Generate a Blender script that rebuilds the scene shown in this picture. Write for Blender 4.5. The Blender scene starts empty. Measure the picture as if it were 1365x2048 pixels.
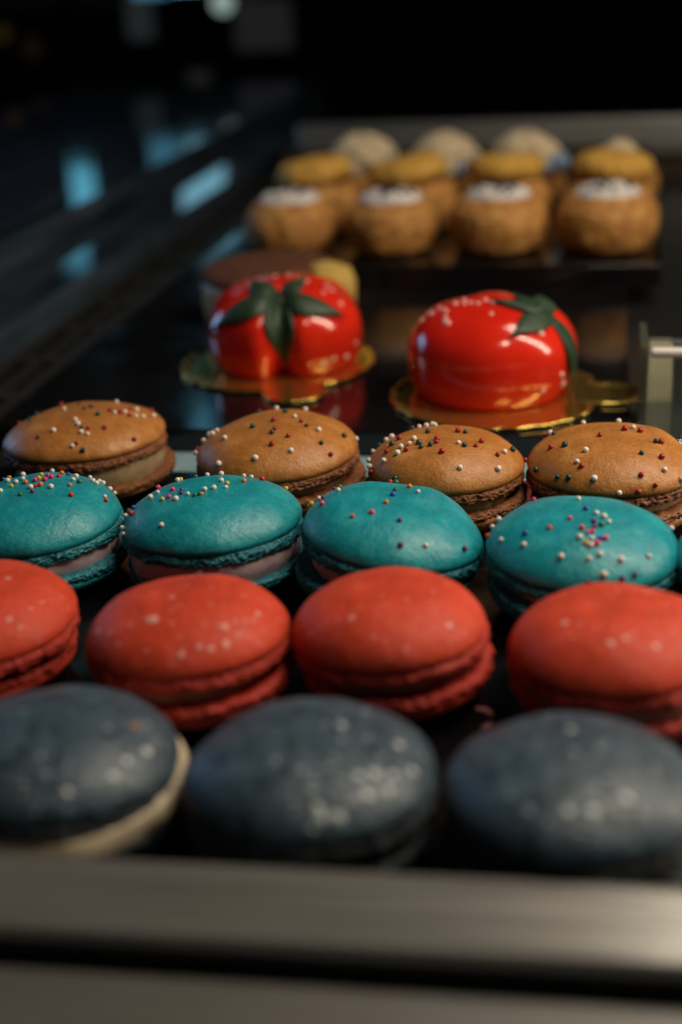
import bpy, bmesh, math, random
from mathutils import Vector, Matrix, noise, Quaternion
from mathutils.bvhtree import BVHTree
S = 0.001                      # everything below is written in millimetres
PI = math.pi
random.seed(4)
scene = bpy.context.scene
COL = scene.collection

# ------------------------------------------------------------------ camera
ROT = ((0.9806984388401051, -0.03147012939131789, 0.1929772085316663),
       (0.18921333318026085, 0.40151827532787593, -0.8960922882853883),
       (-0.049283735688319216, 0.9153101690322365, 0.39972291385756475))
cam_d = bpy.data.cameras.new('camera')
cam = bpy.data.objects.new('camera', cam_d)
COL.objects.link(cam)
cam.matrix_world = Matrix.Translation((0, 0, 147*S)) @ Matrix(ROT).to_4x4()
cam_d.sensor_fit = 'VERTICAL'
cam_d.sensor_height = 36.0
cam_d.lens = 2600/2048*36.0
cam_d.clip_start = 0.01
cam_d.clip_end = 60
cam_d.dof.use_dof = True
cam_d.dof.focus_distance = 0.335
cam_d.dof.aperture_fstop = 5.7
cam_d.dof.aperture_blades = 9
scene.camera = cam

# ------------------------------------------------------------------ world, exposure
world = bpy.data.worlds.new('World')
scene.world = world
world.use_nodes = True
world.node_tree.nodes['Background'].inputs[0].default_value = (0.55, 0.75, 1.0, 1)
world.node_tree.nodes['Background'].inputs[1].default_value = 0.008
vs = scene.view_settings
vs.view_transform = 'Standard'
vs.look = 'None'
vs.exposure = -0.08
vs.gamma = 1.0
vs.use_curve_mapping = False
scene.cycles.max_bounces = 8
scene.cycles.use_denoising = True

# ------------------------------------------------------------------ lamps
def area(name, loc, target, sx, sy, power, col):
    d = bpy.data.lights.new(name, 'AREA')
    d.shape = 'RECTANGLE'; d.size = sx*S; d.size_y = sy*S
    d.energy = power; d.color = col
    o = bpy.data.objects.new(name, d); COL.objects.link(o)
    o.location = Vector(loc)*S
    dirv = (Vector(target)-Vector(loc)).normalized()
    o.rotation_euler = dirv.to_track_quat('-Z', 'Y').to_euler()
    return o
area('case_top_panel', (190, 470, 640), (0, 290, 0), 300, 140, 1.75, (1.0, 0.87, 0.70))
area('case_side_lamp', (285, 350, 250), (0, 300, 10), 14, 480, 1.75, (1.0, 0.84, 0.64))
area('case_front_lamp', (105, 165, 400), (30, 152, 0), 70, 45, .36, (1.0, 0.86, 0.66))  # added light, brightens the right end of the front rail
area('window_daylight', (-900, 760, 190), (-60, 330, 10), 300, 320, 1.2, (0.30, 0.58, 1.0))

# ------------------------------------------------------------------ helpers
def prop(o, label=None, cat=None, group=None, kind=None):
    if label: o['label'] = label
    if cat: o['category'] = cat
    if group: o['group'] = group
    if kind: o['kind'] = kind
    return o
def mesh(name, verts, faces, mat, smooth=True):
    m = bpy.data.meshes.new(name)
    m.from_pydata([(v[0]*S, v[1]*S, v[2]*S) for v in verts], [], faces)
    m.materials.append(mat)
    if smooth:
        m.polygons.foreach_set('use_smooth', [True]*len(m.polygons))
    m.update()
    return m
def link(name, m, parent=None, loc=(0, 0, 0), rot=(0, 0, 0)):
    o = bpy.data.objects.new(name, m)
    COL.objects.link(o)
    o.location = Vector(loc)*S
    o.rotation_euler = rot
    if parent is not None: o.parent = parent
    return o
def empty(name, loc, rz=0):
    o = bpy.data.objects.new(name, None); COL.objects.link(o)
    o.empty_display_size = 0.01
    o.location = Vector(loc)*S; o.rotation_euler = (0, 0, rz)
    return o
def boxgeo(x0, x1, y0, y1, z0, z1, V=None, F=None):
    V = [] if V is None else V; F = [] if F is None else F
    b = len(V)
    V += [(x0,y0,z0),(x1,y0,z0),(x1,y1,z0),(x0,y1,z0),(x0,y0,z1),(x1,y0,z1),(x1,y1,z1),(x0,y1,z1)]
    F += [tuple(b+i for i in f) for f in ((0,3,2,1),(4,5,6,7),(0,1,5,4),(1,2,6,5),(2,3,7,6),(3,0,4,7))]
    return V, F
def box(name, x0, x1, y0, y1, z0, z1, mat, parent=None, bevel=0.6, seg=3):
    cx, cy = (x0+x1)/2, (y0+y1)/2
    V, F = boxgeo(x0-cx, x1-cx, y0-cy, y1-cy, 0, z1-z0)
    m = mesh(name, V, F, mat, False)
    if bevel:
        bm = bmesh.new(); bm.from_mesh(m)
        rt = bmesh.ops.bevel(bm, geom=bm.edges[:], offset=bevel*S, segments=seg, affect='EDGES', profile=0.5)
        for f in rt['faces']: f.smooth = True
        bm.to_mesh(m); bm.free()
    p = (0, 0, 0)
    if parent is not None: p = tuple(parent.location/S)
    return link(name, m, parent, (cx-p[0], cy-p[1], z0-p[2]))
def grid_rev(rows, n, closed_top=False, closed_bot=False):
    """faces for rows of n vertices each, wrapped"""
    F = []
    for i in range(rows-1):
        for j in range(n):
            a, b = i*n+j, i*n+(j+1) % n
            F.append((a, b, b+n, a+n))
    return F
def revolve(prof, n, disp=None):
    """prof: list of (r, z) from outside bottom to centre top.  disp(v)->v"""
    V = []
    for (r, z) in prof:
        for j in range(n):
            a = 2*PI*j/n
            v = Vector((r*math.cos(a), r*math.sin(a), z))
            V.append(disp(v) if disp else v)
    return V, grid_rev(len(prof), n)
def fb(p, oct=3):
    return noise.fractal(p, 1.0, 2.1, oct, noise_basis='PERLIN_ORIGINAL')

# ------------------------------------------------------------------ materials
def mat(name, base, rough=0.5, metal=0.0, spec=0.5, **kw):
    m = bpy.data.materials.new(name); m.use_nodes = True
    b = m.node_tree.nodes['Principled BSDF']
    b.inputs['Base Color'].default_value = (*base, 1)
    b.inputs['Roughness'].default_value = rough
    b.inputs['Metallic'].default_value = metal
    b.inputs['Specular IOR Level'].default_value = spec
    for k, v in kw.items():
        b.inputs[k.replace('_', ' ')].default_value = v
    return m
def N(m, t, **kw):
    n = m.node_tree.nodes.new(t)
    for k, v in kw.items(): setattr(n, k, v)
    return n
def L(m, a, ao, b, bi): m.node_tree.links.new(a.outputs[ao], b.inputs[bi])
def tex(m, scale, detail=4, rough=0.6, kind='ShaderNodeTexNoise', stretch=None):
    c = N(m, 'ShaderNodeTexCoord')
    mp = N(m, 'ShaderNodeMapping')
    if stretch: mp.inputs['Scale'].default_value = stretch
    L(m, c, 'Object', mp, 'Vector')
    t = N(m, kind)
    t.inputs['Scale'].default_value = scale
    if kind == 'ShaderNodeTexNoise':
        t.inputs['Detail'].default_value = detail; t.inputs['Roughness'].default_value = rough
    L(m, mp, 'Vector', t, 'Vector')
    return t
def ramp(m, src, out, stops):
    r = N(m, 'ShaderNodeValToRGB')
    L(m, src, out, r, 'Fac')
    e = r.color_ramp.elements
    while len(e) < len(stops): e.new(0.5)
    for el, (p, c) in zip(e, stops):
        el.position = p; el.color = (*c, 1) if len(c) == 3 else c
    return r
def bsdf(m): return m.node_tree.nodes['Principled BSDF']
def bump(m, parts, dist=0.0003, strength=1.0):
    """parts: list of (node, out, weight)"""
    prev = None
    for (n, o, w) in parts:
        mu = N(m, 'ShaderNodeMath', operation='MULTIPLY'); L(m, n, o, mu, 0); mu.inputs[1].default_value = w
        if prev:
            ad = N(m, 'ShaderNodeMath', operation='ADD'); L(m, prev, 0, ad, 0); L(m, mu, 0, ad, 1); prev = ad
        else: prev = mu
    b = N(m, 'ShaderNodeBump'); b.inputs['Distance'].default_value = dist; b.inputs['Strength'].default_value = strength
    L(m, prev, 0, b, 'Height'); L(m, b, 'Normal', bsdf(m), 'Normal')
def roughvar(m, lo, hi, scale):
    t = tex(m, scale, 3)
    r = N(m, 'ShaderNodeMapRange'); r.inputs['From Min'].default_value = .3; r.inputs['From Max'].default_value = .7
    r.inputs['To Min'].default_value = lo; r.inputs['To Max'].default_value = hi
    L(m, t, 'Fac', r, 'Value'); L(m, r, 0, bsdf(m), 'Roughness')
def shade(c, k): return tuple(min(1, x*k) for x in c)
def mixc(a, b, t): return tuple(x*(1-t)+y*t for x, y in zip(a, b))

def shell_mat(name, c, c2, rough, sss=0.12, pits=0.25, lump=1.0):
    m = mat(name, c, rough)
    t = tex(m, 140, 6, .62)
    r = ramp(m, t, 'Fac', [(.30, shade(c, .80)), (.52, c), (.72, c2)])
    fine = tex(m, 1500, 3, .6)
    mx = N(m, 'ShaderNodeMixRGB', blend_type='MULTIPLY'); mx.inputs[0].default_value = .75
    r2 = ramp(m, fine, 'Fac', [(.25, (.62, .62, .62)), (.6, (1.08, 1.08, 1.08))])
    L(m, r, 0, mx, 1); L(m, r2, 0, mx, 2); L(m, mx, 0, bsdf(m), 'Base Color')
    v = tex(m, 420, kind='ShaderNodeTexVoronoi')
    pit = ramp(m, v, 'Distance', [(.0, (0, 0, 0)), (.16, (1, 1, 1))])
    big = tex(m, 260, 4, .55)
    bump(m, [(fine, 'Fac', .34), (big, 'Fac', 1.0*lump), (pit, 0, pits)], .0006, .62)
    roughvar(m, rough-.10, rough+.14, 420)
    # sparse dark pores
    pv = tex(m, 300, kind='ShaderNodeTexVoronoi')
    pr = ramp(m, pv, 'Distance', [(.05, (.25, .2, .18)), (.10, (1, 1, 1))])
    gate = tex(m, 330, 2); gr_ = ramp(m, gate, 'Fac', [(.56, (0, 0, 0)), (.60, (1, 1, 1))])
    m2 = N(m, 'ShaderNodeMixRGB', blend_type='MULTIPLY'); L(m, gr_, 0, m2, 0); L(m, mx, 0, m2, 1); L(m, pr, 0, m2, 2)
    L(m, m2, 0, bsdf(m), 'Base Color')
    b = bsdf(m)
    b.inputs['Subsurface Weight'].default_value = sss
    b.inputs['Subsurface Radius'].default_value = (.0015, .0008, .0005)
    b.inputs['Subsurface Scale'].default_value = 1.0
    return m
def speckle(m, c, scale, size, keep):
    """fine sugar dust baked into a shell"""
    v = tex(m, scale, kind='ShaderNodeTexVoronoi')
    dot = ramp(m, v, 'Distance', [(size*.6, (1, 1, 1)), (size, (0, 0, 0))])
    g = tex(m, scale*.33, 2); gr = ramp(m, g, 'Fac', [(keep, (0, 0, 0)), (keep+.06, (1, 1, 1))])
    mu = N(m, 'ShaderNodeMath', operation='MULTIPLY'); L(m, dot, 0, mu, 0); L(m, gr, 0, mu, 1)
    mx = N(m, 'ShaderNodeMixRGB'); src = bsdf(m).inputs['Base Color'].links[0].from_node
    L(m, mu, 0, mx, 0); L(m, src, 0, mx, 1); mx.inputs[2].default_value = (*c, 1)
    L(m, mx, 0, bsdf(m), 'Base Color')
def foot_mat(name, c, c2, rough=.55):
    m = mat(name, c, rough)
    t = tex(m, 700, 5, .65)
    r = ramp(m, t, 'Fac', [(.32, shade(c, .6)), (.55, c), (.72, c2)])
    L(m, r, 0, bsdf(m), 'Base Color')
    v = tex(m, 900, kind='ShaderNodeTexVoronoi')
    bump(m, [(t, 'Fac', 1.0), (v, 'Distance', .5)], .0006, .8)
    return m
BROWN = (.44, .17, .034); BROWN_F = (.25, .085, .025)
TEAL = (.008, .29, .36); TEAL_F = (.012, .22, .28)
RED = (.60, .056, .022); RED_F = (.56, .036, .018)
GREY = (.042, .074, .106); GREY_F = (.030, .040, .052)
M = {}
M['b_shell'] = shell_mat('caramel_shell', BROWN, (.54, .25, .075), .42)
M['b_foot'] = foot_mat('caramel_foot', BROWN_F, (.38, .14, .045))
M['t_shell'] = shell_mat('teal_shell', TEAL, (.030, .37, .42), .36, lump=1.2)
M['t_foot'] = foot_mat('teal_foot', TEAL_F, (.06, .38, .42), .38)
M['r_shell'] = shell_mat('red_shell', RED, (.62, .070, .040), .55)
bsdf(M['r_shell']).inputs['Specular IOR Level'].default_value = .32
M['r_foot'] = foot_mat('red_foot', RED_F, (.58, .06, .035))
def grey_shell():
    m = shell_mat('slate_shell', GREY, (.065, .105, .14), .42, lump=1.4)
    # dark charcoal flecks baked into the shell
    t = tex(m, 380, 3, .6)
    r = ramp(m, t, 'Fac', [(.36, (.30, .30, .33)), (.46, (1, 1, 1))])
    mx = N(m, 'ShaderNodeMixRGB', blend_type='MULTIPLY'); mx.inputs[0].default_value = 1
    src = bsdf(m).inputs['Base Color'].links[0].from_node
    L(m, src, 0, mx, 1); L(m, r, 0, mx, 2); L(m, mx, 0, bsdf(m), 'Base Color')
    return m
M['g_shell'] = grey_shell()
speckle(M['g_shell'], (.22, .28, .32), 420, .22, .50)
speckle(M['r_shell'], (.62, .22, .16), 520, .20, .52)
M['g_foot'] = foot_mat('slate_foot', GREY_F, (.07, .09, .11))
def cream(name, c, rough=.45):
    m = mat(name, c, rough)
    t = tex(m, 300, 4)
    r = ramp(m, t, 'Fac', [(.3, shade(c, .8)), (.7, c)])
    L(m, r, 0, bsdf(m), 'Base Color'); bump(m, [(t, 'Fac', 1)], .0004, .5)
    bsdf(m).inputs['Subsurface Weight'].default_value = .15
    bsdf(m).inputs['Subsurface Radius'].default_value = (.002, .0015, .001)
    return m
M['b_fill'] = cream('caramel_cream', (.42, .30, .16))
M['t_fill'] = cream('lilac_cream', (.56, .46, .50))
M['r_fill'] = cream('pink_cream', (.42, .22, .17))
M['g_fill'] = cream('vanilla_cream', (.75, .62, .44))
def sugar(name, c): return mat(name, c, .32, **{'Subsurface_Weight': 0.0})
BC = {'w': (.80, .74, .68), 'r': (.36, .022, .018), 'g': (.010, .060, .045), 'k': (.72, .050, .20), 'u': (.13, .025, .16),
      'b': (.02, .10, .42), 'o': (.75, .20, .02), 'y': (.72, .48, .02), 'R': (.60, .035, .02), 'G': (.03, .16, .075)}
for k, c in BC.items(): M['bead_'+k] = sugar('sugar_bead_'+k, c)
M['fleck'] = mat('sugar_fleck', (.46, .52, .55), .25)  # pale colour painted in for the sugar's bright glints
M['fleck_soft'] = mat('sugar_fleck_soft', (.14, .18, .21), .3)  # dimmer painted glints
M['fleck_tan'] = mat('sugar_fleck_tan', (.25, .14, .06), .5)
M['spot'] = mat('pale_spot', (.66, .30, .26), .5)
M['spot_soft'] = mat('pale_spot_soft', (.60, .17, .13), .5)

def metal(name, c, rough, streak=(1, 40, 40), amp=.5, met=1.0, sc=30):
    m = mat(name, c, rough, met)
    t = tex(m, sc, 4, .6, stretch=streak)
    r = ramp(m, t, 'Fac', [(.3, shade(c, .75)), (.7, shade(c, 1.1))])
    L(m, r, 0, bsdf(m), 'Base Color')
    rr = N(m, 'ShaderNodeMapRange'); rr.inputs['To Min'].default_value = rough-.08; rr.inputs['To Max'].default_value = rough+.1
    L(m, t, 'Fac', rr, 'Value'); L(m, rr, 0, bsdf(m), 'Roughness')
    bump(m, [(t, 'Fac', 1)], .00016, amp)
    return m
M['alu'] = metal('brushed_aluminium', (.30, .295, .285), .28, (.6, 22, 22), 1.0, .55)
M['rear'] = metal('rear_bar_metal', (.50, .50, .48), .45, (2, 60, 60))
M['steel'] = metal('shelf_liner', (.26, .40, .47), .4, (30, 2, 30), .2, 0)
def gloss_black(name, c=(.006, .006, .007), r=.10):
    m = mat(name, c, r, spec=.5)
    roughvar(m, r*.6, r*1.8, 40)
    t = tex(m, 25, 2); bump(m, [(t, 'Fac', 1)], .0002, .12)
    return m
M['plate'] = gloss_black('glossy_black_acrylic', r=.09)
M['tray'] = gloss_black('black_tray', (.004, .004, .0045), .16)
M['ledge'] = gloss_black('dark_blue_ledge', (.03, .045, .065), .05)
_t = tex(M['ledge'], 60, 4, .6, stretch=(3, .12, 3))  # streaky sheen and haze painted into the ledge's base colour
_r = ramp(M['ledge'], _t, 'Fac', [(.35, (.012, .016, .022)), (.65, (.045, .065, .09))])
L(M['ledge'], _r, 0, bsdf(M['ledge']), 'Base Color')
bump(M['ledge'], [(tex(M['ledge'], 150, 4), 'Fac', 1)], .0002, .22)
M['grille'] = mat('dark_grille_paint', (.018, .017, .016), .5)
M['pit'] = mat('vent_pit', (.003, .003, .003), .9)
M['rim'] = metal('rim_strip', (.30, .24, .18), .35, (40, 2, 40))
M['room'] = mat('dark_room', (.02, .02, .021), .8)

# ------------------------------------------------------------------ the setting
def sheet(name, x0, x1, y0, y1, z, m):
    o = link(name, mesh(name, [(x0, y0, z), (x1, y0, z), (x1, y1, z), (x0, y1, z)], [(0, 1, 2, 3)], m, False))
    return prop(o, kind='structure')
sheet('shelf', -199, 420, 130, 1000, -2.4, mat('dark_shelf', (.012, .013, .015), .35))
prop(box('liner_strip', -184, 8, 357.6, 377.6, -2.3, -1.9, M['steel'], bevel=0), 'pale bluish strip showing in the gap between the macaron tray and the glossy plate', 'strip')
sheet('floor', -6000, 6000, -1500, 7000, -900, M['room'])
V, F = boxgeo(-6000, 6000, 6900, 7000, -900, 2600)
prop(link('back_wall', mesh('back_wall', V, F, M['room'], False)), kind='structure')

# front rail: an extruded nose profile
def extrude_x(name, prof, x0, x1, mat_, n=2):
    V = []; F = []; k = len(prof)
    for i in range(n):
        x = x0+(x1-x0)*i/(n-1)
        V += [(x, y, z) for (y, z) in prof]
    for i in range(n-1):
        for j in range(k):
            a, b = i*k+j, i*k+(j+1) % k
            F.append((a, a+k, b+k, b))
    F.append(tuple(range(k))); F.append(tuple(reversed([(n-1)*k+j for j in range(k)])))
    return mesh(name, V, F, mat_, False)
def bevel_mesh(m, off, seg=3, ang=20):
    bm = bmesh.new(); bm.from_mesh(m)
    bmesh.ops.recalc_face_normals(bm, faces=bm.faces[:])
    es = [e for e in bm.edges if len(e.link_faces) == 2 and e.calc_face_angle(0) > math.radians(ang)]
    rt = bmesh.ops.bevel(bm, geom=es, offset=off*S, segments=seg, affect='EDGES', profile=.5)
    for f in rt['faces']: f.smooth = True
    bm.to_mesh(m); bm.free()
    return m
rail = empty('front_rail', (-41, 158.4, -2), math.radians(3.0))
prop(rail, 'brushed aluminium rail along the front edge of the display', 'rail')
link('rail_lip', bevel_mesh(extrude_x('rail_lip', [(1.2, 0), (1.2, 16.4), (0, 17), (-11.0, 12.2), (-12, 10.4), (-10, 9.4), (-9, 9), (-9, 0)], -160, 420, M['alu']), .7), rail)
M['groove'] = gloss_black('groove_black', (.02, .02, .02), .2)
link('rail_groove', extrude_x('rail_groove', [(-9.1, -2), (-9.1, 5.5), (-12.0, 4.8), (-13.8, 4.4), (-13.8, -2)], -160, 420, M['groove']), rail)
link('rail_base', bevel_mesh(extrude_x('rail_base', [(-14.0, -8), (-14.0, 7.2), (-15.2, 7.8), (-80, 1.6), (-80, -14)], -160, 420, metal('rail_base_metal', (.15, .145, .14), .45, (2, 60, 60), .4, .5)), .8), rail)

# left side: rim strip, vent grille, glossy ledge, glass
prop(box('tray_rim_strip', -203, -199, 90, 905, -6, 3, M['rim'], bevel=1), 'narrow brownish metal strip beside the vent grille', 'strip')
gr = empty('vent_grille', (-220, 500, -3)); prop(gr, 'dark slotted air vent grille running along the left of the pastries', 'vent')
V, F = [], []
for (a, b) in ((-236, -231.5), (-224.5, -220), (-213.5, -209), (-205.5, -203.2)):
    boxgeo(a+220, b+220, -410, 405, 0, 3, V, F)
y = -400
while y < 400:
    for (a, b) in ((-231.5, -224.5), (-220, -213.5), (-209, -205.5)):
        boxgeo(a+220+.01, b+220-.01, y, y+9, 0.2, 2.9, V, F)
    y += 46
link('slot_plate', mesh('slot_plate', V, F, M['grille'], False), gr)
V, F = boxgeo(-16, 16, -410, 405, -14, -13)
link('pit_floor', mesh('pit_floor', V, F, M['pit'], False), gr)
led = empty('glass_frame', (-300, 500, 0)); prop(led, 'dark glossy stepped frame profile along the left edge of the case', 'frame')
def extrude_y(name, prof, y0, y1, mat_, n=24, wob=0):
    V = []; F = []; k = len(prof)
    for i in range(n):
        yy = y0+(y1-y0)*i/(n-1)
        V += [(x, yy, z) for (x, z) in prof]
    for i in range(n-1):
        for j in range(k):
            a, b = i*k+j, i*k+(j+1) % k
            F.append((a, b, b+k, a+k))
    F.append(tuple(reversed(range(k)))); F.append(tuple((n-1)*k+j for j in range(k)))
    return mesh(name, V, F, mat_, False)
link('lower_ledge', bevel_mesh(extrude_y('lower_ledge', [(63.5, -20), (63.5, 9), (62, 11), (32, 12.4), (31, 10), (31, -20)], -420, 520, M['ledge']), .8), led)
link('shadow_gap', extrude_y('shadow_gap', [(30.8, -20), (30.8, 6), (22.2, 6), (22.2, -20)], -420, 520, M['pit']), led)
link('upper_ledge', bevel_mesh(extrude_y('upper_ledge', [(22, -20), (22, 23), (20, 25), (-240, 25), (-240, -20)], -420, 820, M['ledge']), .8), led)

# rear bar of the case
rb = empty('rear_rail', (0, 880, 0)); prop(rb, 'grey metal rail across the back of the display case', 'rail')
box('rear_bar', -205, 420, 876, 892, 20, 37, M['rear'], rb, 1.2)
box('rear_sill', -215, 420, 878, 896, -2, 19.8, mat('rear_sill_brown', (.05, .035, .022), .35), rb, .8)
box('rear_bright_strip', 24, 420, 872, 875.8, 15, 20, M['alu'], rb, .6)

# trays
mt = prop(box('serving_tray', -198.5, 330, 163.5, 357, -1.8, 0, M['tray'], bevel=.5), 'flat black serving tray under the rows of macarons', 'tray')
pl = prop(box('display_plate', -198.5, 9.5, 378, 740, -1.8, 6, M['plate'], bevel=.5), 'glossy black acrylic plate under the tomato shaped cakes', 'plate')
ct = prop(box('pastry_tray', -178, 24, 562, 738, 6.2, 16, M['plate'], bevel=.5), 'raised black tray carrying the rows of cream puffs', 'tray')

# window across the room, and lamps
def emis(name, c, s):
    m = bpy.data.materials.new(name); m.use_nodes = True
    nt = m.node_tree; nt.nodes.remove(nt.nodes['Principled BSDF'])
    e = nt.nodes.new('ShaderNodeEmission'); e.inputs[0].default_value = (*c, 1); e.inputs[1].default_value = s
    nt.links.new(e.outputs[0], nt.nodes['Material Output'].inputs[0])
    return m
win = empty('lit_window', (-540, 1512, 0)); prop(win, 'dark framed window with blue lit panes beyond the case', 'window')
fm = mat('window_frame_paint', (.02, .02, .022), .5)
E1 = emis('blue_pane_light', (.12, .48, .68), 1.6); E2 = emis('blue_pane_dim', (.12, .42, .62), .55); E3 = emis('blue_pane_pale', (.22, .52, .68), 1.6); E4 = emis('grey_pane', (.5, .6, .62), .03); E5 = emis('grey_pane_dim', (.6, .6, .62), .02)  # greys are added glow for pale background shapes, not lit panes
for (x0, x1, z0, z1, e) in ((-637, -609, 134, 262, E1), (-534, -494, 104, 152, E2), (-486, -434, 108, 190, E3), (-512, -488, 398, 500, E1), (-545, -514, 58, 103, E4), (-418, -352, 42, 94, E5), (-478, -452, -25, 22, E5)):
    box('window_pane', x0, x1, 1510, 1514, z0, z1, e, win, 0)
V, F = [], []
for (x0, x1, z0, z1) in ((-700, -637.5, 95, 560), (-608.5, -566, 95, 560), (-433, -380, 95, 560), (-566, -433, 195, 375), (-566, -433, 505, 560), (-637.5, -608.5, 266, 560)):
    boxgeo(x0+540, x1+540, 4, 26, z0, z1, V, F)
link('window_frame', mesh('window_frame', V, F, fm, False), win)
def ball(name, loc, r, m, label, cat, group=None):
    me = bpy.data.meshes.new(name); bm = bmesh.new()
    bmesh.ops.create_uvsphere(bm, u_segments=24, v_segments=12, radius=r*S)
    for f in bm.faces: f.smooth = True
    bm.to_mesh(me); bm.free(); me.materials.append(m)
    return prop(link(name, me, None, loc), label, cat, group)

ball('globe_lamp', (-418, 1470, 95), 11, emis('pale_lamp_glow', (.55, .75, .68), .55), 'pale greenish globe lamp glowing far behind the case', 'lamp')
ball('bulb', (-690, 1490, 72), 9, emis('amber_glow', (.55, .32, .10), .04), 'dim amber bulb at the dark frame edge beyond the case', 'bulb')
ball('bulb', (-655, 1490, 55), 12, emis('amber_glow_dim', (.55, .36, .16), .012), 'dimmest brownish bulb beside the amber one beyond the case', 'bulb')

# ------------------------------------------------------------------ macarons
MACARONS = {'g1': [-93.78, 182.66, 21.9, 8.5, -5.0, 3.0], 'g2': [-47.37, 183.33, 21.96, 8.5, -5.0, 0.0], 'g3': [-2.35, 184.0, 21.7, 8.5, -5.0, 0.0], 'r1': [-132.64, 231.77, 21.5, 9.0, 0.0, 0.0], 'r2': [-84.17, 230.23, 21.51, 9.0, -4.0, -2.0], 'r3': [-42.02, 237.16, 20.5, 9.5, -3.0, -3.0], 'r4': [4.43, 233.45, 21.3, 9.5, -4.0, -2.0], 't1': [-141.92, 284.41, 22.5, 8.5, 0.0, -2.0], 't2': [-95.37, 287.77, 22.63, 8.5, -3.0, -2.0], 't3': [-48.36, 283.54, 22.1, 9.0, -3.0, 8.0], 't4': [-2.93, 278.66, 22.15, 9.0, 0.0, 1.0], 't5': [39.98, 276.34, 22.0, 9.0, 0.0, 0.0], 'b1': [-151.55, 344.68, 23.96, 8.0, -3.0, -2.0], 'b2': [-90.21, 336.39, 23.22, 9.0, 0.0, -2.0], 'b3': [-40.9, 328.84, 21.17, 9.0, -2.0, 0.0], 'b4': [3.35, 331.43, 22.3, 9.0, -2.0, 0.0]}
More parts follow.
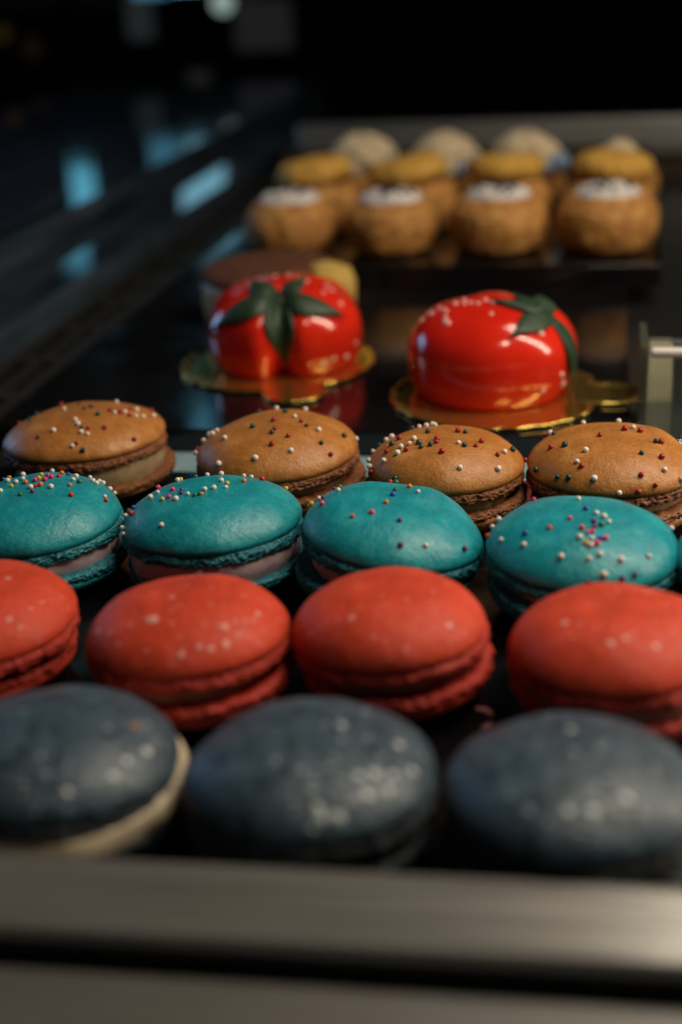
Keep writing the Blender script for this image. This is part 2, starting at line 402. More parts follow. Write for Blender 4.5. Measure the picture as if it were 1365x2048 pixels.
BEADS = {
 'b1': 'r,-20.2,-0.5 g,-16.5,4.7 r,-10.6,10.1 w,-5.9,1.3 g,-15.2,-3 w,-2.9,-14.6 g,-6.9,-16.8 w,1.7,-8.9 w,3.4,-11.3 g,5.1,-13.1 w,5.8,-15.2 w,7.9,-15.8 r,7.2,-13.1 r,11.7,-11.7 w,4.9,-20.5 r,5.9,-19.6 g,8.2,-21.1 g,0.8,0.5 g,2.4,2.1 g,7.1,-4.7 w,7.1,10.5 r,9.3,-0.5 w,11.1,-1.7 w,13.3,0.7 w,15,5.9 w,16.8,0.2 w,18.2,2.2 w,19.8,6.5 r,13.5,5.2 r,15.3,-0.9 r,12.4,-0.5 r,17.2,12.2 r,20,-11.5 r,-3.2,6.4',
 'b2': 'g,-7.5,12.7 w,-2.7,14.3 g,1.8,7.3 w,5.5,2.9 w,5.7,14.9 r,0.2,-0.3 r,2.1,-6.7 g,1.7,-8.8 g,-4.8,-4.8 r,6.6,-10.3 r,2.9,-14.3 g,10.2,-3 r,8.1,-0.4 w,13.7,-4 g,15.5,-9.6 w,8.4,-15.8 w,-0.8,-19.1 r,18.3,-11.6 g,20,-0.9 w,-11.5,-18.1 w,-11.9,-9.1 w,-17.7,-1.8 w,-16.7,-0.4 w,-21.3,0.4 w,-20,2.4 r,-18.9,3.9 w,-22.6,-3.7 r,-22.9,-0.8 w,22.2,4.2',
 'b3': 'w,-20,1.4 w,-20.3,-3.7 w,-19.3,-7.7 r,-18.7,-9.7 w,-14.9,-11.2 w,-11.4,-10.7 r,-14.7,-7.9 g,-13.8,-4.7 r,-12.2,-2 w,-16.9,5 w,-15.5,6.2 g,-18.6,3.2 w,-10.9,-7.8 r,-9.1,-9.9 w,-8.8,-6.8 w,-8,-3.7 g,-6.3,-6.7 g,-5.3,-9.2 g,-2.9,-8.4 r,-1.7,-4.5 r,-1.5,-6.8 g,-4.9,1.5 w,-8.5,10.4 w,-6.6,11.2 w,-4.9,11.7 w,-4,10 g,-10.3,9.5 r,0.6,-12.2 w,4.3,-6.6 g,6,-7.8 r,3.1,3.1 g,5.2,2.5 r,10.1,-3.5 r,8.9,-6.9 w,5.7,-16.6 w,15.1,-12.1 r,14.7,-7.8 w,16.2,-5.2 g,18,-1.1 r,18.5,-10.3 r,21.1,1.3 g,-11,-17.7',
 'b4': 'w,-7.7,12.3 w,1.8,13.4 w,-16.3,8.3 g,-15.4,5.1 r,-15.7,-4.6 g,-12.1,-5.6 r,-3.1,-1.8 w,-6.6,-10.5 r,3.3,2.2 w,5.5,3.5 r,7.3,1.5 w,-8.7,-14.5 r,-7.5,-16.2 g,-19.2,-9.3 g,-13.4,-16.5 g,-10.6,-18 w,-4.2,-19.8 w,-12.6,-18.4 g,-9.9,-20 g,-3.3,-22 w,2,-22 r,6.7,-21.3 r,10.9,-19.3 r,7.3,-18.7 r,12.4,-11.4 g,7.4,-11.9 g,11.2,-4.1 r,12.5,-3.9 w,13.1,-15.1 w,17.5,-13.6',
 't1': 'b,-11.6,9.9 o,-10.5,10.8 w,-8.6,6.1 y,-5,0.6 w,-5,3.5 w,-7.4,12.7 w,-4.2,6 o,-2,2.8 w,0.6,-0 u,2,-2.3 k,0.3,3.7 r,1.6,0.8 y,0.8,5 o,2.7,1.4 y,0,8.3 k,2.3,7.2 k,3.8,5.8 w,-0.3,15.4 k,2.8,4.1 w,5.9,0.4 r,5,7.6 o,4.3,11.2 b,6.1,11.1 w,8.9,7.4 w,8.3,10.8 o,9.7,3.3 g,-0.4,-4.4 r,12.2,-2.3 w,9.7,16 w,12.6,11.1 w,14.1,9.6 w,12.3,15.5 w,13.4,15.2 w,18.5,3.5 r,19.3,1.9 w,16.5,11.7 w,16.8,13.7 w,-6.7,-2.3 g,10.9,6.7',
 't2': 'g,-7.3,12.4 w,-4.5,13.5 w,-0.7,13.6 w,4.9,14.9 y,-10.8,10.4 w,-11.4,10 w,7.9,11.5 o,7.9,4.8 r,11.1,10.1 y,16.5,12.3 w,2.2,4.2 w,4.6,-0.2 y,4.3,2.2 k,-15.6,6.4 w,-13.1,-1 k,-9,-1.1 w,-14.2,-3.5 y,-9.9,-6.8 k,-8.5,-5.8 w,-6.2,-7.4 u,-5.9,-3.9 b,-6.2,-2.3 w,-4,-4.5 g,-1.9,-5.5 g,-0.7,-4.9 o,-0.4,-4.8 w,-0.4,-1.8 w,1.7,-0.9 b,-18.4,-4.7 w,-21.5,-3 r,-18.3,-7 w,-7,-17 w,-20.6,-8.3 w,-19.4,-11 g,-21.1,-1.5',
 't3': 'u,-16.6,7.6 r,-3.7,13.9 g,-2.3,14.1 w,-14.9,3 g,-15.1,6.4 y,-20.9,2.4 u,-18,0.4 k,-17.4,-3.6 b,-1.3,1.2 g,-1.2,4.5 o,1.9,7.1 w,4.4,3.8 o,-2.2,-3.7 k,-4.6,-9.5 r,-8.8,-11.5 u,2.3,-11.4 u,3.9,-18.5 w,9.4,-16.3 u,17.9,-10.1 y,-21.4,3.7 w,-19,1.3',
 't4': 'k,-12.1,12.3 w,-1.6,9.3 b,0.3,2.4 k,-3.2,-3.1 w,2.7,-0.5 w,4.4,-2.2 w,5.5,-4.5 u,2.2,-4.8 g,3.9,-6.2 u,2.3,-7.3 r,-0.4,-8.4 k,1,-10.2 k,1.9,-9.5 w,-0.7,-12 w,1.9,-12.2 b,3.6,-11.8 k,4.8,-11.5 y,0.6,-13.7 w,1.7,-14.3 k,3,-13.6 r,-7.6,-7.4 b,-12.8,-7.5 w,-18.4,-6.4 w,-12.9,-11.2 w,-4.5,-17 w,1.5,-17.5 w,3.8,-16.3 w,8.3,-16.5 w,14.3,-12.5 w,19.8,6.3 w,4.8,-20.1 u,11.4,-18.1 u,8.7,-19.7 u,1.6,-21.4 r,-21.9,-0.4 w,-19.8,6.2 w,-21.1,3',
 'g1': 'm,15.8,-7.5 m,14.7,-11.5 m,17.9,-3.1 m,8.7,-17.1 s,18,-0.5 t,14,1.7 s,1.8,-12.2 s,10.3,-1.9',
 'g2': 's,2.1,2.6 m,5.1,2.7 s,6,-2.7 s,10.2,-0.3 m,15.4,0.7 s,7.9,10.1 s,5.8,-7.9 s,5.2,-10.6 s,0.9,-12 m,10.6,-11.1 m,13.1,-9.6 m,15.9,-8.1 m,18.6,-4.5 m,12.5,-14 m,15.6,-11.6 s,8.2,-12.6 s,10,-16.1 m,5.2,-18 m,5.9,-19.1 m,8.5,-18.4 s,4.7,-20.6 s,3.7,-13.7 s,13.5,-4.8 s,3.2,-15.9 s,-3.8,-10.6 s,14.5,-14.4',
 'g3': 'm,-0.8,4.2 s,-0.2,-3.9 s,3.7,-1.9 s,2.4,-5.7 s,12.9,-3.7 m,8.2,-12.9 s,7,-15.8 m,3.1,-16.5 s,2.9,-18.2 m,-0.7,-16.9 s,-7,-16.7 s,0.8,-19.8 s,5.1,-9.6 s,10.2,-14.6 s,-10,-13.4',
 'r1': 'p,12.8,-10.4 p,7.2,2.5 q,16.5,-1.8 q,18.7,3.3 q,15.5,-5.3 q,15.3,-10.8',
 'r2': 'P,-3.2,-11.1 p,-1.6,-2.4 q,7.5,-5.3 q,1.2,-6.7 q,-7.6,-12.1 q,1.4,-12.3 p,-15.6,-10.5 q,-12,-12.9 q,-9,-16.2 q,-2.4,-18.2 p,4.9,-18.4 p,8.2,-16.5 p,10.4,-16.2 p,13,-14.3 q,8,-11.8 q,10.7,-11.3 p,12,-11 q,13.7,-8.9 q,15.3,-7.6 q,16.6,-6.1 p,16.9,-3.4 q,14.8,-11.5 q,5.4,2.6 q,-0.2,3.5 q,12.7,1.3 q,-6.3,-0.4',
 'r3': 'q,-0,-4.8 p,-5.1,-12.7 q,5.2,-6.4 q,12.1,5.1 p,14.2,-10.4 q,10.1,-1.3 q,-14,-12.6 q,-0,-17.2 q,6.5,-18.1 q,1.2,-8.9',
 'r4': 'p,6.5,6.5 q,0.5,5.5 p,-0.9,-14.6 q,7.5,-6.6 p,7.6,-14 p,-9.7,-7.4 p,1.8,-13.3 q,3.1,-12.1 q,-6.6,-8.4 q,9.9,0.8',
}

ZS = 15.5
def dome(r, R, h): return h*max(0, 1-min(r/R, 1)**2.7)**.62
BUMPS = {'t3': ((7, 7, 1.5, 6), (-8, 9, .7, 5)), 'r2': ((5, 8, 1.3, 6), (-9, -4, .5, 6)), 't2': ((-4, 3, .6, 5),), 'b4': ((12, 6, .8, 5),), 'g3': ((6, 4, .6, 7),), 't1': ((3, 4, .7, 7),), 'r4': ((-4, 9, .7, 6),)}
def shell_geo(R, h, seed, amp=1.0, bumps=()):
    o = Vector((seed*7.3, seed*3.1, seed*1.7))
    prof = [(R*.90, -1.2), (R*.95, -1.3), (R*.978, -1.1), (R*.994, -.6), (R*1.0, -.05)]
    for i in range(1, 27):
        s = math.cos(i/26*PI/2)
        r = R*s if i < 26 else 0.02
        prof.append((r, dome(r, R, h)))
    def disp(v):
        rr = v.xy.length
        p = v*.055+o
        k = noise.noise(p)*.9 + noise.noise(v*.13+o)*.35
        e = noise.noise(Vector((v.x, v.y, 0)).normalized()*1.3+o)*.032 if rr > .1 else 0
        e += noise.noise(Vector((v.x, v.y, 0)).normalized()*4+o)*.006 if rr > .1 else 0
        f = 1+e*amp*min(1, rr/R)
        z = v.z + (k*amp*.75*(1 if v.z > 0 else .3))
        for (bx, by, bh, bw) in bumps:
            if v.z > .5: z += bh*math.exp(-((v.x-bx)**2+(v.y-by)**2)/bw**2)
        return Vector((v.x*f, v.y*f, z))
    return revolve(prof, 112, disp)
def foot_geo(R, t, seed, rag=1.0):
    """craggy ring from z=0 down to z=-t"""
    o = Vector((seed*5.1+2, seed*2.3, seed*4.7))
    prof = []
    n = 20
    for i in range(n):
        u = i/(n-1)
        prof.append((R*(.955+.045*math.sin(u*PI)**.6+.018*u-.05*(u < .12)*(1-u/.12)), -t*u))
    prof += [(R*.90, -t*1.0), (R*.60, -t*.9)]
    prof = prof[::-1]
    def disp(v):
        rr = v.xy.length
        d = Vector((v.x/rr, v.y/rr, 0))
        u = -v.z/t
        if rr < R*.84: return v
        q = Vector((d.x*R, d.y*R, v.z*1.1))
        big = noise.noise(q*.33+o)
        c = 1-abs(noise.noise(q*.8+o))*2.4
        c2 = 1-abs(noise.noise(q*1.7+o))*2.2
        c3 = noise.noise(q*3.4+o)
        k = big*.55+c*.42+c2*.34+c3*.18-.2
        edge = noise.noise(q*.30+o*2)*.6 + noise.noise(Vector((q.x*.9, q.y*.9, 0))+o)*.5+noise.noise(Vector((q.x*2, q.y*2, 0))+o)*.3
        w = min(1, u*5+.1)
        return v + d*(k*1.0*rag*w) + Vector((0, 0, (-edge*u*.75+c2*.12*w)*rag))
    return revolve(prof, 320, disp)
def fill_geo(R, z0, z1, seed, bulge=.6):
    o = Vector((seed*3.3, 9, seed))
    prof = []
    for i in range(9):
        u = i/8
        prof.append((R+bulge*math.sin(u*PI), z0+(z1-z0)*u))
    prof = [(R*.3, z0)]+prof+[(R*.3, z1)]
    def disp(v):
        d = Vector((v.x, v.y, 0)).normalized()
        return v + d*(noise.noise(v*.16+o)*.8 + noise.noise(v*.6+o)*.18)
    return revolve(prof, 96, disp)
_bm = bmesh.new(); bmesh.ops.create_icosphere(_bm, subdivisions=2, radius=1.0)
BEADV = [v.co.copy() for v in _bm.verts]; BEADF = [tuple(v.index for v in f.verts) for f in _bm.faces]; _bm.free()
BEADM = {}
def bead_mesh(key, sx, sy, sz, m, var):
    k = (key, var)
    if k not in BEADM:
        o = Vector((var*9.1, var, 3))
        BEADM[k] = mesh('sprinkle', [(v.x*sx*(1+.12*noise.noise(v+o)), v.y*sy*(1+.12*noise.noise(v*1.1+o)), v.z*sz) for v in BEADV], BEADF, m)
    return BEADM[k]
def macaron(key, label, group, bead_r=.75, shift=(0, 0), twist=0, fillscale=.83, fill_h=2.6, rag=1.0):
    cx, cy, R, h, tx, ty = MACARONS[key]
    f = key[0]; seed = sum(map(ord, key))*.37 % 17
    root = empty('macaron', (cx, cy, 0)); prop(root, label, 'macaron', group)
    V, F = shell_geo(R, h, seed, 1.0, BUMPS.get(key, ()))
    top = link('top_shell', mesh('top_shell', V, F, M[f+'_shell']), root, (0, 0, ZS), (math.radians(tx), math.radians(ty), 0))
    bvh = BVHTree.FromPolygons(V, F)
    tf = 3.4
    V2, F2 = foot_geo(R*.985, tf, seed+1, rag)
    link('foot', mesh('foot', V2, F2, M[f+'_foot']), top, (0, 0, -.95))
    zb1 = ZS-.95-tf+.6; zb0 = zb1-fill_h-.8
    V3, F3 = fill_geo(R*fillscale, zb0-.3, zb1+.9, seed)
    link('filling', mesh('filling', V3, F3, M[f+'_fill']), root, (shift[0]*.5, shift[1]*.5, 0))
    # bottom shell: the same dome upside down, sitting on its flattened back
    zf = zb0+.4                                     # top of the lower foot
    zsb = zf-2.3
    V4, F4 = shell_geo(R*.985, zsb+.4, seed+5, .8)
    flat = 0.25
    V4 = [Vector((v.x, -v.y, max(flat, zsb-v.z))) for v in V4]
    bot = link('bottom_shell', mesh('bottom_shell', V4, F4, M[f+'_shell']), root, (shift[0], shift[1], 0), (0, 0, twist))
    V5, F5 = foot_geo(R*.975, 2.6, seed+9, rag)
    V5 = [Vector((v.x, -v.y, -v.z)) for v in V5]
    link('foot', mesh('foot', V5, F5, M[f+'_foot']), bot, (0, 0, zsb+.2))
    for i, e in enumerate(BEADS.get(key, '').split()):
        c, x, y = e.split(','); x = float(x); y = float(y)
        hit, nrm, _, _ = bvh.ray_cast(Vector((x, y, 40)), Vector((0, 0, -1)))
        if hit is None: continue
        if nrm.z < 0: nrm = -nrm
        k = 1+.16*((i*37 % 11)/5.5-1)
        if f == 't' and c in 'rg': c = c.upper()
        if c in 'mst':
            r = (1.0 if c == 'm' else .95)*k
            me = bead_mesh('fleck_'+c, 1, 1, .35, M[{'m': 'fleck', 's': 'fleck_soft', 't': 'fleck_tan'}[c]], i % 4); nm = 'sugar_fleck'; lift = 0
        elif c in 'pqP':
            r = {'p': .85, 'q': .62, 'P': 1.9}[c]*k
            me = bead_mesh('spot_'+c, 1, .8, .12, M['spot_soft' if c == 'q' else 'spot'], i % 4); nm = 'pale_spot'; lift = -.03
        else:
            r = bead_r*k
            me = bead_mesh('bead_'+c, 1, 1, .95, M['bead_'+c], i % 4); nm = 'sprinkle'; lift = .55
        b = link(nm, me, top, hit+nrm*(r*lift))
        b.scale = (r, r, r)
        b.rotation_mode = 'QUATERNION'
        b.rotation_quaternion = nrm.to_track_quat('Z', 'Y') @ Quaternion((0, 0, 1), i*1.3)
    return root
GB = 'caramel brown macarons with red white and green sprinkles'
GT = 'teal macarons with multicoloured sprinkles'
GR = 'plain red macarons'
GG = 'slate grey macarons in the front row'
macaron('b1', 'caramel brown macaron with thick cream showing, beside the vent grille', GB, .72, shift=(2.5, 0), fill_h=5.0, fillscale=.90)
macaron('b2', 'caramel brown macaron directly in front of the five leaved tomato cake', GB, .78, shift=(2.0, 0))
macaron('b3', 'caramel brown macaron with the densest sprinkles, between the two tomato cakes', GB, .78, shift=(1, -1))
macaron('b4', 'caramel brown macaron with widely scattered beads below the gold cake tab', GB, .80, shift=(1, -1))
macaron('t1', 'teal macaron cut by the frame with many bunched sprinkles on its far edge', GT, .66, shift=(1.5, -1), fill_h=3.8, fillscale=.90)
macaron('t2', 'teal macaron with a wide lilac cream layer and a trail of sprinkles on top', GT, .66, shift=(1.0, -1), fill_h=4.8, fillscale=.93)
macaron('t3', 'lopsided teal macaron tilting down with few sprinkles on its bumpy top', GT, .66, shift=(-2, -1))
macaron('t4', 'brightest teal macaron with pink and white sprinkles clustered in the middle', GT, .68, shift=(0, -1))
macaron('t5', 'sliver of a teal macaron at the frame edge beside the brightest teal one', GT)
macaron('r1', 'red macaron cut by the frame behind the grey macaron with bulging cream', GR, fillscale=.78, shift=(-1, 0))
macaron('r2', 'red macaron with many pale spots including one large spot', GR, fillscale=.79, shift=(1.2, -.5))
macaron('r3', 'smooth red macaron with its lower shell sticking out sideways, pink petal crumbs beside', GR, fillscale=.80, shift=(1.3, 0))
macaron('r4', 'red macaron cut by the frame with beige cream showing under its shell', GR, shift=(.6, -.5), fillscale=.90)
macaron('g1', 'slate grey macaron with bulging vanilla cream at its side', GG, shift=(1.6, 0), fillscale=1.0)
macaron('g2', 'slate grey macaron covered in many whitish sugar flecks', GG, fillscale=.74)
macaron('g3', 'slate grey macaron with a few glints, in front of the pink petal crumb', GG, fillscale=.74)
# ------------------------------------------------------------------ tomato shaped cakes
def glaze():
    m = mat('red_glaze', (.70, .02, .008), .16, spec=.5, **{'Coat_Weight': .35, 'Coat_Roughness': .12})
    t = tex(m, 30, 3)
    r = ramp(m, t, 'Fac', [(.3, (.60, .013, .006)), (.7, (.78, .030, .010))])
    L(m, r, 0, bsdf(m), 'Base Color')
    bsdf(m).inputs['Subsurface Weight'].default_value = .15
    bsdf(m).inputs['Subsurface Radius'].default_value = (.004, .001, .0006)
    return m
M['glaze'] = glaze()
def leafmat():
    m = mat('calyx_green', (.016, .045, .020), .5)
    t = tex(m, 250, 4)
    r = ramp(m, t, 'Fac', [(.3, (.010, .030, .014)), (.7, (.026, .060, .028))])
    L(m, r, 0, bsdf(m), 'Base Color'); bump(m, [(t, 'Fac', 1)], .0003, .5)
    return m
M['leaf'] = leafmat()
M['gold'] = mat('gold_card', (.74, .54, .13), .22, .93)
roughvar(M['gold'], .10, .26, 200)
M['crystal'] = mat('pale_crystal', (.80, .46, .40), .3)
def smoothstep(a, b, x):
    t = max(0, min(1, (x-a)/(b-a))); return t*t*(3-2*t)
class Tomato:
    def __init__(s, R, zc, ht, grooves, seed):
        s.R, s.zc, s.ht, s.g, s.seed = R, zc, ht, grooves, seed
    def surf(s, d):
        d = d.normalized()
        rho = d.xy.length
        H = s.ht-s.zc if d.z > 0 else s.zc*1.9
        e = 2.35
        k = ((rho/s.R)**e+(abs(d.z)/H)**e)**(-1/e)
        phi = math.atan2(d.y, d.x)
        f = 1+.018*noise.noise(d*1.6+Vector((s.seed, 0, 0)))
        for (p, w, a) in s.g:
            dp = (phi-p+PI) % (2*PI)-PI
            f -= a*math.exp(-(dp/w)**2)*smoothstep(.15, .8, rho)
        v = d*k*f
        v.z = max(v.z, -s.zc)
        return v+Vector((0, 0, s.zc))
    def mesh_geo(s, n=120, rows=60):
        V = []
        for i in range(rows):
            th = PI*(.004+.996*i/(rows-1))
            for j in range(n):
                a = 2*PI*j/n
                V.append(s.surf(Vector((math.sin(th)*math.cos(a), math.sin(th)*math.sin(a), math.cos(th)))))
        return V, [tuple(reversed(f)) for f in grid_rev(rows, n)]
def sepal(tom, pole, ang, length, width, lift, curl):
    """leaf lying on the cake from the pole outwards, as a closed two sided mesh"""
    t1 = pole.orthogonal().normalized(); t2 = pole.cross(t1)
    u = (t1*math.cos(ang)+t2*math.sin(ang)); w = pole.cross(u)
    V = []; n, m = 18, 9
    for side in (1, -1):
        for i in range(n):
            t = i/(n-1)
            wd = width*(math.sin(PI*min(1, t*.80+.17))**.9)*(1-t**3)+.25
            a = t*length
            for j in range(m):
                q = (j/(m-1)-.5)*2
                lat = q*wd*.5
                d = (pole*math.cos(a)+u*math.sin(a)).normalized()
                d = (d + w*lat/tom.R).normalized()
                p = tom.surf(d)
                ridge = (1-abs(q))*.45-.12*q*q
                up = lift+ridge+curl*t*t*3+.35*math.sin(t*5+ang)
                V.append(p+d*(up+side*(.45*(1-.6*q*q))))
    F = []
    off = n*m
    for i in range(n-1):
        for j in range(m-1):
            a = i*m+j
            F.append((a, a+1, a+m+1, a+m)); F.append((off+a, off+a+m, off+a+m+1, off+a+1))
    edge = [j for j in range(m)]+[i*m+m-1 for i in range(1, n)]+[(n-1)*m+j for j in range(m-2, -1, -1)]+[i*m for i in range(n-2, 0, -1)]
    for k in range(len(edge)):
        a, b = edge[k], edge[(k+1) % len(edge)]
        F.append((a, off+a, off+b, b))
    return V, F
def tomato_cake(loc, R, ht, grooves, seed, pole, sepals, crystals, label):
    root = empty('tomato_cake', loc); prop(root, label, 'cake', 'glossy red tomato shaped cakes')
    tom = Tomato(R, ht*.40, ht, grooves, seed)
    V, F = tom.mesh_geo()
    link('body', mesh('body', V, F, M['glaze']), root)
    pole = Vector(pole).normalized()
    t1 = pole.orthogonal().normalized(); t2 = pole.cross(t1)
    cal = None
    pv = tom.surf(pole)
    me = mesh('calyx', [Vector((v.x*4.2, v.y*4.2, v.z*1.6)) for v in BEADV], BEADF, M['leaf'])
    cal = link('calyx', me, root, pv+pole*.5)
    cal.rotation_mode = 'QUATERNION'; q = pole.to_track_quat('Z', 'Y'); cal.rotation_quaternion = q
    inv = q.to_matrix().inverted()
    for (dirv, ln, wd, curl) in sepals:
        d = Vector(dirv); d -= pole*d.dot(pole)
        ang = math.atan2(d.dot(t2), d.dot(t1))
        V, F = sepal(tom, pole, ang, ln, wd, .9, curl)
        V = [inv @ (v-(pv+pole*.5)) for v in V]
        link('leaf', mesh('leaf', V, F, M['leaf']), cal)
    for i, c in enumerate(crystals):
        d = Vector(c).normalized()
        p = tom.surf(d)
        cm = bead_mesh('crystal', 1, .85, .6, M['crystal'], i % 4)
        b = link('sugar_crystal', cm, root, p)
        s = 1.05*(.8+.5*((i*29 % 7)/7)); b.scale = (s, s, s)
        b.rotation_mode = 'QUATERNION'; b.rotation_quaternion = d.to_track_quat('Z', 'Y') @ Quaternion((0, 0, 1), i*2.1)
    return root
def board(loc, R, tabdir, label):
    n = 144; V = []; F = []
    tw = .30
    def rad(a):
        dp = (a-tabdir+PI) % (2*PI)-PI
        r = R+.35*math.cos(24*a)
        r += 12.5*max(0, 1-(abs(dp)/tw)**2.6)**.7 if abs(dp) < tw else 0
        r -= 1.2*math.exp(-((abs(dp)-tw-.06)/.07)**2)
        return r
    rings = [(0.0, 0.0), (.90, 0.0), (.955, .12), (.975, .75), (1.0, .95), (1.004, .55), (.985, -.25), (0.0, -.25)]
    for (k, z) in rings:
        for j in range(n):
            a = 2*PI*j/n; r = max(.02, rad(a)-(1-k)*R if k > 0 else .02)
            V.append((r*math.cos(a), r*math.sin(a), z+.3))
    F = [tuple(reversed(f)) for f in grid_rev(len(rings), n)]
    o = link('cake_board', mesh('cake_board', V, F, M['gold']), None, loc)
    return prop(o, label, 'cake board', 'round gold cake boards')
CAMR = Matrix(ROT)
def cdir(x, y, z=0): return CAMR @ Vector((x, y, z))       # a direction given as right, up, towards the viewer's side
board((-117.5, 449, 6.05), 36, math.radians(-68), 'round gold cake board with small front tab under the cake with spread green leaves')
board((-34, 416, 6.05), 35.5, math.radians(2), 'round gold cake board with bright yellow tab pointing sideways')
tomato_cake((-115.5, 455, 6.45), 30, 30, [(-1.40, .17, .27), (.3, .3, .08), (1.9, .3, .08), (-2.9, .35, .06)], 1.0, (.10, -.76, .64),
    [(cdir(-1, -.34), .98, 12, .0), (cdir(1, -.24), .92, 12, .35), (cdir(.12, -1), 1.1, 11.5, .2), (cdir(-.7, .8), .92, 12, .1), (cdir(.55, .85), .92, 12, .1)],
    [(.72, -.35, .62), (.62, -.55, .50), (.55, -.50, .42), (.80, -.15, .60), (.85, -.35, .40), (.78, .05, .70), (-.55, -.2, .85), (-.45, -.05, .95), (-.62, -.1, .8), (.35, .1, 1.1), (.1, .3, 1.1), (.70, -.62, -.20), (.80, -.45, -.22), (.62, -.72, -.24), (.88, -.3, -.1), (-.2, .2, 1.1), (.5, -.05, .9)],
    'red tomato cake with green leaves spread across its grooved front')
tomato_cake((-36.5, 424, 6.45), 28.6, 31, [(.9, .3, .08), (2.4, .35, .06), (-.25, .18, .05)], 6.0, (.74, -.28, .62),
    [(cdir(-1, .30), .80, 10, .25), (cdir(-.8, -.55), .78, 10, .1), (cdir(.75, -.75), 1.25, 10, .35), (cdir(.6, .8), .7, 9, .1), (cdir(-.2, 1), .6, 9, .2)],
    [(-.70, -.30, .75), (-.62, -.40, .72), (-.80, -.25, .60), (-.55, -.50, .60), (-.50, -.55, .52), (-.45, -.58, .50), (-.60, -.2, .9), (-.45, -.3, .95), (-.35, -.3, 1.0), (-.2, -.35, .95), (-.1, -.2, 1.1), (.05, -.3, 1.0), (.12, -.35, .95), (.62, -.62, .40), (.05, -.62, .72), (-.75, -.15, .7), (-.85, -.2, .45), (-.5, -.1, 1.), (.62, -.72, -.22), (.78, -.5, -.1), (.8, -.45, -.22)],
    'smooth red tomato cake with its green leaves set to one side')

# ------------------------------------------------------------------ tart behind the first tomato cake
def lathe(name, prof, n, m, parent, loc, amp=.3, fr=.12, seed=0, rot=(0, 0, 0)):
    o = Vector((seed*3.7, seed, 1))
    V, F = revolve(prof, n, lambda v: v+Vector((v.x, v.y, v.z*.4)).normalized()*(noise.noise(v*fr+o)+.5*noise.noise(v*fr*2.7+o))*amp if v.length > .01 else v)
    return link(name, mesh(name, V, F, m), parent, loc, rot)
def dust(name, a, b, sc=500, rough=.8, d=.0005, lo=.4, hi=.62):
    m = mat(name, a, rough, spec=.3)
    t = tex(m, sc, 5, .65)
    r = ramp(m, t, 'Fac', [(lo, a), (hi, b)])
    L(m, r, 0, bsdf(m), 'Base Color'); bump(m, [(t, 'Fac', 1)], d, .8)
    return m
M['cocoa'] = dust('cocoa_dust', (.060, .020, .008), (.15, .055, .022))
M['tart_cream'] = cream('tart_cream', (.80, .46, .15))
M['sponge'] = dust('lemon_sponge', (.42, .28, .06), (.55, .38, .10), 300)
tart = empty('cream_tart', (-135, 515, 6)); prop(tart, 'round cream tart dusted with cocoa behind the leaf fronted tomato cake', 'tart')
lathe('cream_side', [(.1, .1), (27, .1), (28.5, 1), (29, 8), (28.8, 16), (28, 18.0), (.1, 18.1)], 90, M['tart_cream'], tart, (0, 0, 0), .4, .1, 1)
lathe('cocoa_top', [(28.3, 17.2), (29.2, 18.6), (28.4, 20.5), (25, 22.4), (17, 23.8), (8, 24.4), (.1, 24.6)], 90, M['cocoa'], tart, (0, 0, 0), .6, .12, 2)
lathe('sponge_wedge', [(.1, -11.5), (9, -11), (12, -5), (12.4, 4), (10.5, 9), (5, 11.4), (.1, 12)], 48, M['sponge'], tart, (24, -6, 12), .5, .12, 3)

# ------------------------------------------------------------------ cream puffs
def crust(name, a, b, c):
    m = mat(name, a, .62, spec=.35)
    t = tex(m, 170, 6, .66)
    r = ramp(m, t, 'Fac', [(.33, a), (.5, b), (.68, c)])
    L(m, r, 0, bsdf(m), 'Base Color')
    v = tex(m, 330, kind='ShaderNodeTexVoronoi')
    bump(m, [(t, 'Fac', 1.0), (v, 'Distance', .8)], .0011, .9)
    return m
M['choux'] = crust('choux_crust', (.22, .085, .018), (.44, .20, .046), (.56, .31, .095))
M['lid'] = crust('golden_lid', (.46, .22, .030), (.58, .33, .055), (.66, .42, .10))
M['puffcream'] = dust('powdered_cream', (.50, .47, .45), (.72, .69, .68), 400)
M['choc'] = mat('dark_chocolate', (.014, .008, .006), .35)
M['swirl'] = dust('beige_cream', (.50, .39, .24), (.70, .58, .40), 250)
M['berry'] = mat('blue_berry', (.20, .30, .46), .4)
BODY = [(.1, .1), (14, .1), (18.5, 2.2), (21, 7), (21.8, 12), (20.8, 17), (18, 21), (14.5, 23.6), (13, 23.2), (.1, 22)]
def fine(prof, k=3):
    out = []
    for (a, b) in zip(prof[:-1], prof[1:]):
        for i in range(k): out.append((a[0]+(b[0]-a[0])*i/k, a[1]+(b[1]-a[1])*i/k))
    out.append(prof[-1]); return out
def puff_base(loc, label, cat, group, seed, k=1.0):
    root = empty('cream_puff', loc, seed*1.7); prop(root, label, cat, group)
    lathe('pastry_body', fine([(r*k, z*k) for r, z in BODY]), 72, M['choux'], root, (0, 0, 0), 1.25, .13, seed)
    return root
G1 = 'cream puffs with open white cream tops'
G2 = 'cream puffs with golden lids'
G3 = 'cream puffs with piped beige cream'
XS = (-145, -97, -48, .5)
n1 = ['white topped cream puff right behind the cocoa dusted tart', 'white topped cream puff second from the cocoa tart side',
      'white topped cream puff above the gap between it and the plainest tray end puff', 'white topped cream puff at the open tray end, cream wide and dark chipped']
n1[2] = 'white topped cream puff just left of the puff at the acrylic holder end'
n1[3] = 'white topped cream puff nearest the acrylic holder, heavily sprinkled with chocolate'
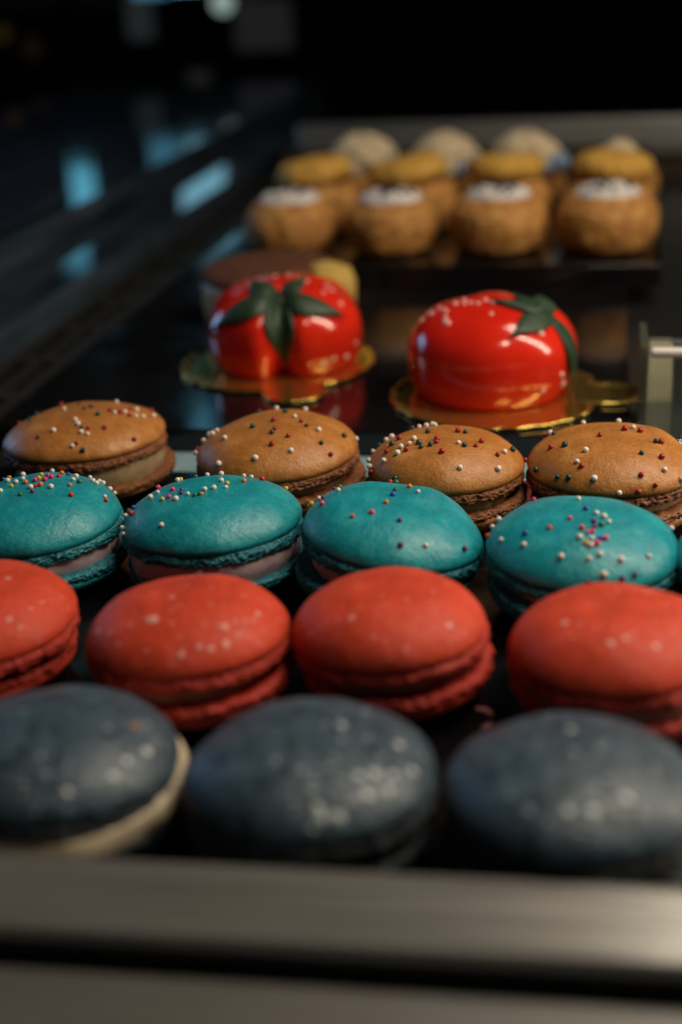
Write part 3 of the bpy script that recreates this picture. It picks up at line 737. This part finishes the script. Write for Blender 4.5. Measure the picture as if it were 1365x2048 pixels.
for i, x in enumerate(XS):
    r = puff_base((x, (596, 594, 594, 594)[i], 16.05), n1[i], 'cream puff', G1, i+1, (1.0, .99, 1.04, 1.05)[i])
    zc = (23, 23, 24, 24)[i]
    lathe('cream_top', fine([(14.2, zc-1.2), (14.4, zc+.6), (12, zc+3.2), (7, zc+4.6), (.1, zc+5)]), 60, M['puffcream'], r, (0, 0, 0), .9, .3, i+3)
    rnd = random.Random(30+i)
    for k in range(24 if i else 12):
        a = rnd.uniform(0, 2*PI); q = 11*rnd.random()**.7
        z = zc+5.2-4.4*(q/14)**2
        ch = link('chocolate_chip', bead_mesh('chip', 1.0, .8, .7, M['choc'], k % 4), r, (q*math.cos(a), q*math.sin(a), z))
        s = rnd.uniform(1.2, 2.4); ch.scale = (s, s, s); ch.rotation_euler = (rnd.uniform(-.8, .8), rnd.uniform(-.8, .8), a)
n2 = ['golden lidded cream puff in the corner by the dark glass frame', 'golden lidded cream puff second from the dark glass frame',
      'golden lidded cream puff between the second one and the puff at the tray end', 'golden lidded cream puff at the tray end with its lid tilted flat and wide']
n2[3] = 'golden lidded cream puff at the tray end, behind the chocolate sprinkled one'
for i, x in enumerate((-139, -92, -48, .5)):
    r = puff_base((x, 644, 16.05), n2[i], 'cream puff', G2, i+6)
    lathe('pastry_lid', fine([(.1, 22.6), (13, 23), (17.5, 24.4), (19.2, 27.5), (18.4, 31.5), (15, 34.6), (8, 35.3), (.1, 34.8)]), 72, M['lid'], r, (0, 0, -.5), 1.4, .10, i+9, (math.radians((7, 5, -4, 4)[i]), math.radians((5, -6, 4, -3)[i]), 0))
n3 = ['cream piped puff in the back row by the dark glass frame', 'cream piped puff in the middle of the back row, widest beige crown', 'cream piped puff in the back row, third from the glass frame', 'back row puff of which only a pale tip shows over a golden lid']
for i, (x, yy) in enumerate(((-128, 700), (-84, 698), (-42, 698), (6, 698))):
    r = puff_base((x, yy, 16.05), n3[i], 'cream puff', G3, i+12, .92)
    V = []; rows, n = 22, 72
    hh = 19 if i < 3 else 13
    for a in range(rows):
        t = a/(rows-1)
        rr = (18.5 if i < 3 else 10)*max(.01, (1-t**2.6))**.55
        for j in range(n):
            ph = 2*PI*j/n
            k = 1+.09*math.sin(7*ph+t*7+i)*(1-t)+(.20*noise.noise(Vector((math.cos(ph)*2.6, math.sin(ph)*2.6, t*4+i)))*(1-.5*t))
            V.append((rr*k*math.cos(ph), rr*k*math.sin(ph), 20+hh*t*(1+.10*noise.noise(Vector((math.cos(ph)*1.5, math.sin(ph)*1.5, i*3+5))))))
    link('piped_cream', mesh('piped_cream', V, grid_rev(rows, n), M['swirl']), r)
    if i < 3:
        for (dx, dy, dz, s) in ((17.5, -10, 24, 5.6), (11, -16, 22, 4.4)):
            a = -(i+12)*1.7
            px, py = dx*math.cos(a)-dy*math.sin(a), dx*math.sin(a)+dy*math.cos(a)
            b = link('blueberry', bead_mesh('berry', 1, 1, .9, M['berry'], 0), r, (px, py, dz)); b.scale = (s, s, s)

# ------------------------------------------------------------------ acrylic label holder
ho = empty('label_holder', (46, 400, -2)); prop(ho, 'clear acrylic label holder with white strip, standing beside the gold tab', 'label holder')
acr = mat('clear_acrylic', (.85, .93, .90), .06, **{'Transmission_Weight': .92, 'IOR': 1.45})
box('acrylic_front', 14.2, 88, 396, 399, -2, 31, acr, ho, .5)
box('acrylic_side', 11.6, 14, 396, 425, -2, 29, mat('acrylic_edge', (.45, .52, .46), .12, **{'Transmission_Weight': .9, 'IOR': 1.45}), ho, .6)
cd_ = box('card', 14.6, 22, 400, 401, -1.8, 29.5, mat('cream_card', (.38, .34, .22), .5), ho, .2); cd_.rotation_euler.x = math.radians(-24)
box('back_card', 22.2, 88, 400.2, 401, -1.8, 27, mat('grey_card', (.13, .15, .16), .5), ho, .2)
box('white_strip', 14.4, 88, 392.6, 395.9, 26.4, 29.4, mat('white_strip', (.85, .80, .76), .35), ho, 1.3)

# ------------------------------------------------------------------ crumbs on the tray
pk = mat('pink_petal', (.52, .20, .19), .5)
def crumb(loc, a0, a1, R, w, label):
    V = []; n = 12
    for i in range(n):
        t = i/(n-1); a = a0+(a1-a0)*t; ww = w*math.sin(PI*(.12+.76*t))
        c = Vector((R*math.cos(a), R*math.sin(a), .35)); d = Vector((math.cos(a), math.sin(a), 0))
        V += [c-d*ww+Vector((0, 0, -.3)), c+Vector((0, 0, .5)), c+d*ww+Vector((0, 0, .1)), c+Vector((0, 0, -.33))]
    F = []
    for i in range(n-1):
        for j in range(4):
            F.append((i*4+j, i*4+(j+1) % 4, i*4+4+(j+1) % 4, i*4+4+j))
    F += [(3, 2, 1, 0), (n*4-4, n*4-3, n*4-2, n*4-1)]
    return prop(link('crumb', mesh('crumb', V, F, pk), None, loc), label, 'crumb', 'pink crumbs on the black tray')
crumb((-22.6, 228.0, 0.02), .1, 1.9, 2.6, .8, 'larger pink petal crumb on the black tray behind the grey macaron')
crumb((-22.5, 226.0, 0.02), -1.2, -.1, 2.6, .6, 'smaller pale pink crumb touching the larger petal crumb')

for (x, y, c, lab) in ((-134.2, 317.5, 'k', 'loose pink sugar bead on the tray between two teal macarons'), (-131.6, 316.0, 'w', 'loose white sugar bead on the tray touching the pink one'), (-128.0, 318.5, 'w', 'loose white sugar bead on the tray a little apart from the pink one')):
    b = link('sprinkle', bead_mesh('bead_'+c, 1, 1, .95, M['bead_'+c], 1), None, (x, y, .8)); b.scale = (.8, .8, .8)
    prop(b, lab, 'sprinkle', 'loose sugar beads on the tray')
